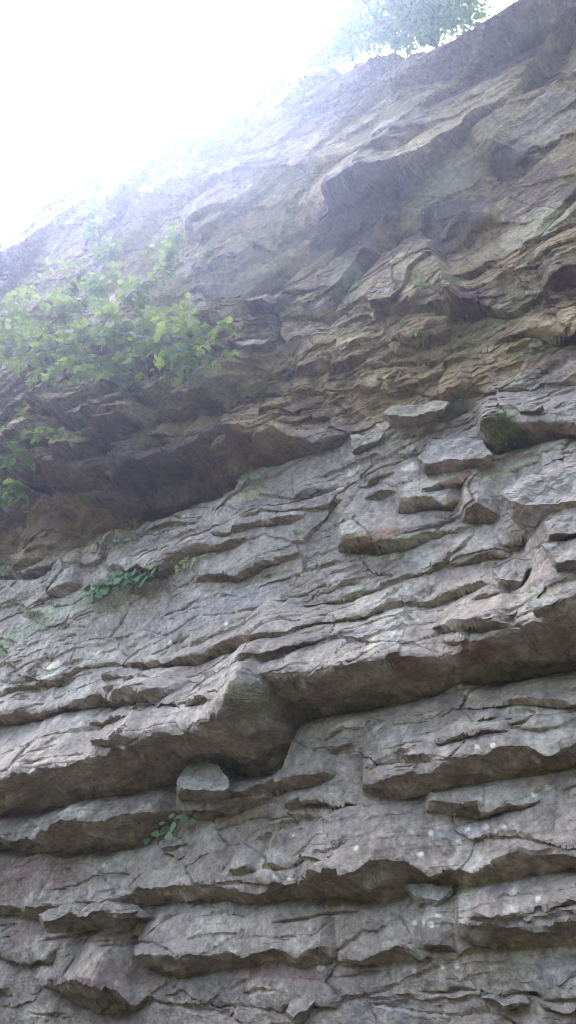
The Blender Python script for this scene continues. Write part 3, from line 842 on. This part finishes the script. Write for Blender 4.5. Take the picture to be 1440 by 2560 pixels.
# ---------------------------------------------------------------- plants
def tube(pts, r0, r1, sides=6):
    pts = [np.array(p, float) for p in pts]
    n = len(pts); vs, fs = [], []
    for i, p in enumerate(pts):
        d = pts[min(i + 1, n - 1)] - pts[max(i - 1, 0)]
        d /= np.linalg.norm(d) + 1e-9
        a = np.cross(d, [0.31, 0.2, 0.93]); a /= np.linalg.norm(a) + 1e-9
        b = np.cross(d, a)
        r = r0 + (r1 - r0) * i / (n - 1)
        for k in range(sides):
            t = 2 * math.pi * k / sides
            vs.append(p + r * (math.cos(t) * a + math.sin(t) * b))
    for i in range(n - 1):
        for k in range(sides):
            k2 = (k + 1) % sides
            fs.append((i * sides + k, i * sides + k2, (i + 1) * sides + k2, (i + 1) * sides + k))
    fs.append(tuple(range(sides))[::-1]); fs.append(tuple((n - 1) * sides + k for k in range(sides)))
    return vs, fs

def join(parts):
    vs, fs = [], []
    for v, f in parts:
        o = len(vs); vs += list(v); fs += [tuple(i + o for i in q) for q in f]
    return vs, fs

def simple(name, vf, mat, parent=None, smooth=True):
    vs, fs = vf
    return mesh_obj(name, np.array(vs), [i for q in fs for i in q], [len(q) for q in fs], mat, parent, smooth)

def smooth_path(pts, n=6, wob=0.0, seed=0):
    r = random.Random(seed)
    pts = [np.array(p, float) for p in pts]
    out = []
    for i in range(len(pts) - 1):
        p0 = pts[max(i - 1, 0)]; p1 = pts[i]; p2 = pts[i + 1]; p3 = pts[min(i + 2, len(pts) - 1)]
        for k in range(n):
            t = k / n
            q = 0.5 * (2 * p1 + (p2 - p0) * t + (2 * p0 - 5 * p1 + 4 * p2 - p3) * t * t + (3 * p1 - p0 - 3 * p2 + p3) * t ** 3)
            out.append(q + np.array([r.uniform(-wob, wob) for _ in range(3)]))
    out.append(pts[-1])
    return out

def leaf_shape(kind):
    """one leaf lying along +x from its stalk, unit length"""
    if kind == 'ivy':
        ol = [(0, 0), (.10, .34), (.34, .50), (.50, .36), (.74, .34), (1, 0), (.74, -.34), (.50, -.36), (.34, -.50), (.10, -.34)]
    elif kind == 'round':
        ol = [(0, 0), (.15, .26), (.42, .40), (.70, .33), (1, 0), (.70, -.33), (.42, -.40), (.15, -.26)]
    else:
        ol = [(0, 0), (.22, .17), (.5, .22), (.78, .14), (1, 0), (.78, -.14), (.5, -.22), (.22, -.17)]
    vs = [(x, y, 0.16 * abs(y) - 0.10 * x * x) for x, y in ol]
    mid = [(.33, 0, -.015), (.68, 0, -.05)]
    n = len(vs); vs += mid
    half = (n // 2)
    fs = []
    for i in range(n):
        j = (i + 1) % n
        xm = (ol[i][0] + ol[j][0]) / 2
        fs.append((i, j, n if xm < .52 else n + 1))
    fs.append((half - (1 if kind != 'ivy' else 2), n + 1, n)); fs.append((n, n + 1, half + (1 if kind != 'ivy' else 2)))
    return np.array(vs, float), fs
LEAVES = {k: leaf_shape(k) for k in ('round', 'ivy', 'slim')}
LEAF_MESH = {}
def leaf_mesh(kind, mat):
    key = (kind, mat.name)
    if key not in LEAF_MESH:
        vs, fs = LEAVES[kind]
        me = bpy.data.meshes.new('leaf')
        me.from_pydata([tuple(v) for v in vs], [], fs)
        me.materials.append(mat)
        LEAF_MESH[key] = me
    return LEAF_MESH[key]

def frame_from(d, up):
    d = d / (np.linalg.norm(d) + 1e-9)
    s = np.cross(up, d); s /= np.linalg.norm(s) + 1e-9
    n = np.cross(d, s)
    return np.stack([d, s, n], 1)

def add_leaves(spots, root, kind, mat, max_single=300):
    """spots: (point, frame 3x3, size); the ones nearest the viewer are single leaves, the rest one foliage mesh"""
    spots = sorted(spots, key=lambda s: np.linalg.norm(s[0] - CAM) / s[2])
    me = leaf_mesh(kind, mat)
    for p, fr, sz in spots[:max_single]:
        o = bpy.data.objects.new('leaf', me)
        M = np.eye(4); M[:3, :3] = fr * sz; M[:3, 3] = p
        COL.objects.link(o); o.parent = root
        o.matrix_parent_inverse = root.matrix_basis.inverted()
        o.matrix_basis = Matrix(M.tolist())
    rest = spots[max_single:]
    if rest:
        vs, fs = LEAVES[kind]
        A = np.concatenate([(fr @ (vs * sz).T).T + p for p, fr, sz in rest])
        n = len(vs); fa = np.array(fs)
        FF = np.concatenate([fa + n * i for i in range(len(rest))])
        o = mesh_obj('foliage', A - np.array(root.location), FF.ravel(), np.full(len(FF), 3), mat, root, False)
        tag(o, kind='stuff')

def child_tube(name, pts, r0, r1, mat, root, sides=6):
    loc = np.array(root.location)
    return simple(name, tube([np.array(p) - loc for p in pts], r0, r1, sides), mat, root)

def pxw(x, y, h):
    u, v = sight(x, y, h)
    return to_world(u, v, h)

def shrub(name, label, cat, stems, clusters, leaf_len, seed, kind='round', mat=None, group=None, droop=0.35, single=300, r=0.019, bark=None, dens=0.68):
    """stems: list of polylines [(x,y,h)..]; clusters: (x,y,rx,ry,h0,h1,twigs,leaves per twig)"""
    rr = random.Random(seed)
    mat = mat or M_HAZEL; bark = bark or M_BARK
    root = empty(name, pxw(*stems[0][0]))
    tag(root, label, cat, group)
    nodes = []
    for si, st in enumerate(stems):
        pts = smooth_path([pxw(*p) for p in st], 6, 0.012, seed + si)
        child_tube('stem' if si == 0 else 'branch', pts, r if si == 0 else r * .7, r * .25, bark, root)
        nodes += pts
    NP = np.array(nodes)
    spots, twigs = [], []
    toward = CAM - np.array(root.location); toward /= np.linalg.norm(toward)
    for (x, y, rx, ry, h0, h1, nt, nl) in clusters:
        for _ in range(int(nt * dens + .5)):
            a = rr.uniform(0, 2 * math.pi); q = math.sqrt(rr.random())
            tip = pxw(x + rx * q * math.cos(a), y + ry * q * math.sin(a), rr.uniform(h0, h1))
            dist = np.linalg.norm(NP - tip, axis=1)
            j = int(np.argmin(dist + np.array([rr.uniform(0, .15) for _ in range(1)])[0]))
            base = NP[j]
            ln = np.linalg.norm(tip - base)
            if ln > 0.8:      # start the visible twig nearer its tip, on a longer thin branch
                mid = base + (tip - base) * 0.5 + np.array([0, 0, 0.10])
            else:
                mid = base + (tip - base) * 0.5 + np.array([rr.uniform(-.04, .04), rr.uniform(-.04, .04), 0.05])
            path = smooth_path([base, mid, tip], 4, 0.006, rr.randint(0, 9999))
            twigs.append(tube(path, max(.003, r * .3), .0012, 4))
            cum = path
            for k in range(nl):
                t = 1 - (k / max(nl, 1)) * min(1, 0.42 / max(ln, .05))
                f = t * (len(cum) - 1); i0 = min(int(f), len(cum) - 2)
                p = cum[i0] + (cum[i0 + 1] - cum[i0]) * (f - i0)
                along = cum[i0 + 1] - cum[i0]; along /= np.linalg.norm(along) + 1e-9
                side = np.cross(along, [0, 0, 1]); side /= np.linalg.norm(side) + 1e-9
                d = along * rr.uniform(.2, .8) + side * (1 if k % 2 else -1) * rr.uniform(.5, 1) + np.array([0, 0, -droop * rr.uniform(.2, 1.6)])
                upv = np.array([rr.gauss(0, .35), rr.gauss(0, .35), 1.0])
                sz = leaf_len * rr.uniform(.6, 1.2)
                spots.append((p + d * 0.012, frame_from(d, upv), sz))
    loc = np.array(root.location)
    v, f = join(twigs)
    if v: simple('twigs', ([p - loc for p in v], f), bark, root)['kind'] = 'stuff'
    add_leaves(spots, root, kind, mat, single)
    return root

shrub('hazel_shrub', 'largest leafy green shrub leaning out from the left across the rock', 'shrub',
      [[(-160,930,.15),(-60,905,.5),(60,886,.8),(160,862,.9),(235,842,.95),(330,835,.95),(400,850,.95)],
       [(235,842,.95),(300,760,.9),(380,690,.85),(430,620,.8),(452,588,.75)],
       [(60,886,.8),(150,790,.8),(230,730,.75),(260,690,.7)],
       [(160,862,.9),(230,930,.95),(300,960,.9)],
       [(330,835,.95),(430,860,1.0),(520,890,1.0),(560,900,1.0)],
       [(400,850,.95),(480,838,1.0),(540,832,1.0),(590,822,1.0)]],
      [(70,770,90,55,.5,.9,34,8),(190,770,80,70,.5,1.0,40,8),(290,720,90,60,.5,1.0,34,8),(395,660,45,45,.6,.95,16,8),(440,605,30,35,.6,.9,9,7),
       (340,790,110,50,.6,1.1,40,8),(440,780,50,50,.6,1.1,16,7),(170,850,120,45,.7,1.1,44,8),(300,870,90,45,.7,1.1,30,8),(430,855,80,45,.8,1.2,26,8),
       (500,830,50,25,.9,1.2,9,6),(565,835,32,14,.95,1.1,4,5),(575,880,14,14,.9,1.1,2,5),(120,920,120,40,.7,1.1,34,8),(210,950,60,30,.7,1.1,12,7),(480,920,55,55,.7,1.1,14,7),(380,930,50,30,.8,1.1,7,5),(30,850,70,60,.5,.9,24,8),(160,680,50,30,.5,.8,8,7)],
      0.080, 3, single=300, group='leafy shrubs at the left of the cliff')
shrub('hazel_shrub', 'leafy green shrub low at the left edge under the largest shrub', 'shrub',
      [[(-140,1320,.1),(-80,1240,.4),(-20,1180,.6),(30,1110,.7),(90,1090,.75),(150,1085,.75)],
       [(-20,1180,.6),(30,1150,.7),(75,1140,.72)], [(-80,1240,.4),(-10,1240,.6),(40,1230,.6)]],
      [(40,1090,50,28,.5,.9,12,6),(120,1095,60,22,.6,.9,9,5),(40,1145,55,22,.5,.8,12,6),(15,1190,45,35,.4,.8,16,7),(30,1240,45,30,.4,.8,12,6),(60,1020,14,20,.6,.8,2,5),(90,1285,30,14,.4,.6,3,4)],
      0.085, 5, single=200, group='leafy shrubs at the left of the cliff')
shrub('hanging_shrub', 'pale sparse shrub in the glare above the largest shrub', 'shrub',
      [[(215,610,.0),(228,570,.2),(235,530,.3),(240,500,.35)],[(228,570,.2),(260,620,.3),(275,650,.3)]],
      [(235,545,40,40,.1,.5,16,7),(265,630,40,35,.1,.5,14,7),(225,505,20,14,.2,.4,4,6)],
      0.095, 8, single=120)
# skyline growth
shrub('rim_bush', 'washed out bush on the skyline left of centre', 'bush',
      [[(520,360,-.1),(500,330,.05),(480,300,.1)],[(520,360,-.1),(545,330,.05),(555,300,.1)],[(500,330,.05),(430,350,.1),(400,372,.1)]],
      [(480,320,60,35,-.2,.3,40,8),(540,320,40,35,-.2,.3,26,8),(420,360,50,22,-.2,.3,22,8),(350,388,50,14,-.2,.2,14,7),(560,290,20,18,-.1,.2,7,6)],
      0.14, 12, kind='round', mat=M_TREE, single=150, group='bushes along the cliff rim')
shrub('rim_bush', 'small washed out bush on the skyline right of the larger bush', 'bush',
      [[(650,215,-.1),(665,190,0.0),(690,165,.05)],[(650,215,-.1),(620,215,.0),(595,225,.05)]],
      [(665,200,35,20,-.2,.2,16,7),(610,228,30,15,-.2,.2,9,6),(700,170,35,16,-.2,.2,9,6),(575,255,20,14,-.2,.2,6,6)],
      0.13, 14, mat=M_TREE, single=80, group='bushes along the cliff rim')

shrub('rim_bush', 'faint bush on the skyline just left of the tree', 'bush',
      [[(800,165,-.1),(810,140,0.0),(840,105,.05)],[(800,165,-.1),(760,158,.0),(715,170,.05)]],
      [(760,152,70,20,-.2,.2,30,7),(835,118,45,35,-.2,.2,26,7),(880,95,40,40,-.2,.2,24,7),(690,180,30,12,-.2,.2,8,6)],
      0.10, 15, mat=M_TREE, single=80, group='bushes along the cliff rim')

def rim_tree(name, label, base, stems, clusters, seed, leaf=0.085, group=None):
    rr = random.Random(seed)
    root = empty(name, pxw(*base)); tag(root, label, 'tree', group)
    loc = np.array(root.location); nodes = []
    for si, (st, r0) in enumerate(stems):
        pts = smooth_path([pxw(*p) for p in st], 6, .02, seed + si)
        child_tube('trunk' if si == 0 else 'branch', pts, r0, r0 * .3, M_BARKD, root, 8)
        nodes += pts
    NP = np.array(nodes); spots = []; twigs = []
    for (x, y, rx, ry, h0, h1, nt, nl) in clusters:
        for _ in range(int(nt * .55)):
            a = rr.uniform(0, 2 * math.pi); q = math.sqrt(rr.random())
            tip = pxw(x + rx * q * math.cos(a), y + ry * q * math.sin(a), rr.uniform(h0, h1))
            j = int(np.argmin(np.linalg.norm(NP - tip, axis=1) + rr.uniform(0, .1)))
            base_ = NP[j]; mid = (base_ + tip) / 2 + np.array([0, 0, .08])
            path = smooth_path([base_, mid, tip], 4, .01, rr.randint(0, 9999))
            twigs.append(tube(path, .006, .0015, 4))
            for k in range(nl):
                t = rr.uniform(.55, 1.0); f = t * (len(path) - 1); i0 = min(int(f), len(path) - 2)
                p = path[i0] + (path[i0 + 1] - path[i0]) * (f - i0)
                d = np.array([rr.gauss(0, 1), rr.gauss(0, 1), rr.gauss(-.2, .5)])
                spots.append((p + d * .05, frame_from(d, np.array([rr.gauss(0, .4), rr.gauss(0, .4), 1.0])), leaf * rr.uniform(.6, 1.2)))
    v, f = join(twigs)
    simple('twigs', ([p - loc for p in v], f), M_BARKD, root)['kind'] = 'stuff'
    vs, fs = LEAVES['slim']
    A = np.concatenate([(fr @ (vs * sz).T).T + p for p, fr, sz in spots])
    n = len(vs); FF = np.concatenate([np.array(fs) + n * i for i in range(len(spots))])
    tag(mesh_obj('crown', A - loc, FF.ravel(), np.full(len(FF), 3), M_TREE, root, False), kind='stuff')

rim_tree('rim_tree', 'dark stemmed tree at the top of the cliff against the white sky', (1078,112,-.1),
   [([(1078,112,-.1),(1085,60,0.0),(1098,0,.1),(1110,-90,.2),(1120,-220,.2)],.085),
    ([(1008,112,-.1),(975,75,.05),(930,25,.1),(890,-40,.2)],.035),
    ([(1060,110,-.1),(1040,60,.05),(1015,0,.1),(995,-90,.2)],.028),
    ([(1085,60,0),(1120,20,.1),(1170,-40,.2)],.03),
    ([(975,75,.05),(920,80,.1),(860,95,.1)],.018)],
   [(1000,40,110,60,-.3,.5,150,13),(900,60,70,50,-.3,.4,70,12),(1080,20,80,50,-.3,.5,80,13),(1150,20,60,50,-.3,.4,46,12),(900,110,70,25,-.2,.3,34,10),(830,135,60,16,-.2,.2,26,9),(760,160,60,14,-.2,.2,22,8),(860,60,40,60,-.2,.4,30,9),(1000,95,60,25,-.3,.2,50,12),(1110,75,60,22,-.3,.1,30,11),(1175,35,45,22,-.3,.1,24,11),
    (960,-60,160,70,-.3,.6,90,12),(1130,-80,140,70,-.3,.6,80,12),(1060,-180,160,80,-.3,.6,70,12),(870,0,40,50,-.2,.4,24,10)], 21)

def tuft_leaves(name, label, cat, spots_px, leaf_len, kind, mat, seed, group=None):
    """low plant rooted on a ledge: leaves on short stalks"""
    rr = random.Random(seed)
    cx = sum(p[0] for p in spots_px) / len(spots_px); cy = max(p[1] for p in spots_px)
    rootp, u0, v0, h0 = on_face(cx, cy, 0.0)
    root = empty(name, rootp); tag(root, label, cat, group)
    loc = np.array(rootp); spots, st = [], []
    for x, y in spots_px:
        b, u, v, h = on_face(x, y + 6, -0.01)
        out = rr.uniform(.08, .17)
        tip = pxw(x, y, h + out)
        st.append(tube(smooth_path([b, (b + tip) / 2 + np.array([0, 0, .02]), tip], 3), .0025, .0012, 4))
        nrm = NN * rr.uniform(.5, 1.0) + np.array([0, 0, 1.0]) * rr.uniform(.2, .8) + UU * rr.uniform(-.4, .4)
        d = np.cross(nrm, np.array([rr.gauss(0, 1), rr.gauss(0, 1), rr.gauss(0, 1)])) + np.array([0, 0, -.4])
        spots.append((tip, frame_from(d, nrm), leaf_len * rr.uniform(.7, 1.25)))
    v, f = join(st)
    simple('stalks', ([p - loc for p in v], f), mat, root)
    add_leaves(spots, root, kind, mat, 300)
    return root

def scatter(n, line, jx, jy, seed):
    rr = random.Random(seed); out = []
    for _ in range(n):
        t = rr.random() * (len(line) - 1); i = min(int(t), len(line) - 2); k = t - i
        out.append((line[i][0] + (line[i + 1][0] - line[i][0]) * k + rr.uniform(-jx, jx), line[i][1] + (line[i + 1][1] - line[i][1]) * k + rr.uniform(-jy, jy)))
    return out
tuft_leaves('ivy_plant', 'dark green ivy patch trailing along a ledge below the shaded recess', 'ivy', scatter(75, [(220,1490),(250,1465),(300,1450),(345,1440),(395,1432)], 14, 16, 1), .085, 'ivy', M_IVY, 31)
tuft_leaves('yellow_herb', 'small yellow green herb at the right end of the dark ivy', 'plant', scatter(13, [(440,1415),(460,1405),(485,1398)], 8, 8, 2), .07, 'slim', M_YELLOW, 32)
tuft_leaves('ledge_herb', 'pale blue green herb below the cube shaped block', 'plant', [(385,2078),(398,2062),(405,2070),(430,2045),(440,2058),(452,2040),(462,2050),(475,2052),(484,2036),(422,2068),(440,2066),(372,2094),(398,2090),(415,2086),(450,2062),(408,2058)], .062, 'ivy', M_PALE, 33, group='pale herbs on the ledges')
tuft_leaves('ledge_herb', 'pale green herb on the ledge at the right end of the recess', 'plant', [(605,1190),(625,1192),(640,1186),(650,1176),(668,1172),(680,1170),(612,1200),(632,1200),(655,1186),(600,1196)], .085, 'round', M_PALE, 34, group='pale herbs on the ledges')
tuft_leaves('fern_clump', 'mossy green fern clump above the pale ledge left of centre', 'plant', scatter(46, [(245,1352),(290,1335),(330,1322),(380,1310)], 10, 14, 3), .075, 'slim', leaf_material('fern_leaf', (0.07, 0.11, 0.03), (0.13, 0.17, 0.06), .3), 35)
tuft_leaves('crevice_fern', 'tiny green fern in the crack below the massive upper slabs', 'plant', scatter(16, [(1040,720),(1060,700)], 8, 9, 4), .07, 'slim', M_HAZEL, 36, group='small ferns in the crevices')
tuft_leaves('crevice_fern', 'tiny yellowish fern among the thin beds right of centre', 'plant', scatter(14, [(955,965),(965,940)], 7, 8, 5), .06, 'slim', M_YELLOW, 37, group='small ferns in the crevices')
tuft_leaves('crevice_fern', 'tiny green fern at the lower end of the thin dark beds', 'plant', scatter(12, [(1025,825),(1045,830)], 8, 6, 6), .06, 'slim', M_HAZEL, 38, group='small ferns in the crevices')
tuft_leaves('crevice_fern', 'tiny dark fern on the ledge in the middle of the beds', 'plant', scatter(9, [(735,1330),(760,1325)], 6, 5, 7), .05, 'slim', M_IVY, 39, group='small ferns in the crevices')
tuft_leaves('edge_herb', 'blue green herb at the left edge beside the lower shrub', 'plant', scatter(26, [(5,1450),(15,1420),(25,1400)], 14, 14, 8), .08, 'slim', M_IVY, 40, group='herbs at the left edge')
tuft_leaves('edge_herb', 'blue green herb at the left edge level with the ivy slab', 'plant', scatter(12, [(2,1640),(12,1610)], 8, 10, 9), .07, 'slim', M_IVY, 41, group='herbs at the left edge')
tuft_leaves('moss_cushion', 'yellow green moss cushion on the slab below the ivy', 'moss', scatter(40, [(60,1535),(95,1528)], 10, 6, 10), .035, 'slim', M_YELLOW, 42)

def grass_tuft(label, x, y, n, seed):
    rr = random.Random(seed)
    p, u, v, h = on_face(x, y, 0)
    root = empty('dry_grass_tuft', p); tag(root, label, 'grass tuft', 'straw coloured grass tufts')
    vs, fs = [], []
    for k in range(n):
        a = rr.uniform(-1.2, 1.2)
        b0 = UU * rr.uniform(-.06, .06)
        d = UU * math.sin(a) * rr.uniform(.10, .22) + NN * rr.uniform(.05, .16) + np.array([0, 0, 1]) * rr.uniform(.02, .20)
        path = smooth_path([b0, b0 + d * .55 + np.array([0, 0, .03]), b0 + d + np.array([0, 0, -rr.uniform(0, .14)])], 3, .003, k)
        q = tube(path, .0022, .0006, 3); o = len(vs); vs += q[0]; fs += [tuple(i + o for i in t) for t in q[1]]
    tag(simple('blades', (vs, fs), M_DRY, root), kind='stuff')
grass_tuft('straw coloured grass tuft beside the pale boulder', 1150, 1040, 90, 3)
grass_tuft('thin straw coloured tuft hanging from the dark thin beds', 1000, 850, 26, 4)

# a bare dead twig over the dark recess
tw = empty('dead_twig', on_face(60, 1215, .05)[0]); tag(tw, 'thin bare twig crossing the dark recess at the left', 'twig')
child_tube('stem', smooth_path([on_face(60, 1215, .05)[0], on_face(110, 1240, .10)[0], on_face(180, 1280, .12)[0]], 5, .01, 5), .008, .003, M_BARK, tw)

# ---------------------------------------------------------------- air volume added to stand in for the lens glare
def glare_haze():
    lo = np.array([-47, -47, -1.4]); hi = np.array([47, 47, 17.5])
    vs = [(x, y, z) for z in (lo[2], hi[2]) for y in (lo[1], hi[1]) for x in (lo[0], hi[0])]
    fs = [(0, 2, 3, 1), (4, 5, 7, 6), (0, 1, 5, 4), (2, 6, 7, 3), (0, 4, 6, 2), (1, 3, 7, 5)]
    m = bpy.data.materials.new('glare_air'); m.use_nodes = True
    nt = m.node_tree; nt.nodes.clear()
    pv = nt.nodes.new('ShaderNodeVolumePrincipled')
    pv.inputs['Color'].default_value = (0.52, 0.63, 1.0, 1)
    pv.inputs['Density'].default_value = GLARE_DENSITY
    pv.inputs['Anisotropy'].default_value = GLARE_ANISO
    out = nt.nodes.new('ShaderNodeOutputMaterial')
    nt.links.new(pv.outputs[0], out.inputs['Volume'])
    tag(simple('glare_haze', (np.array(vs), fs), m, None, False), 'added pale air volume standing in for lens glare before the cliff', 'glare_haze', kind='stuff')
glare_haze()
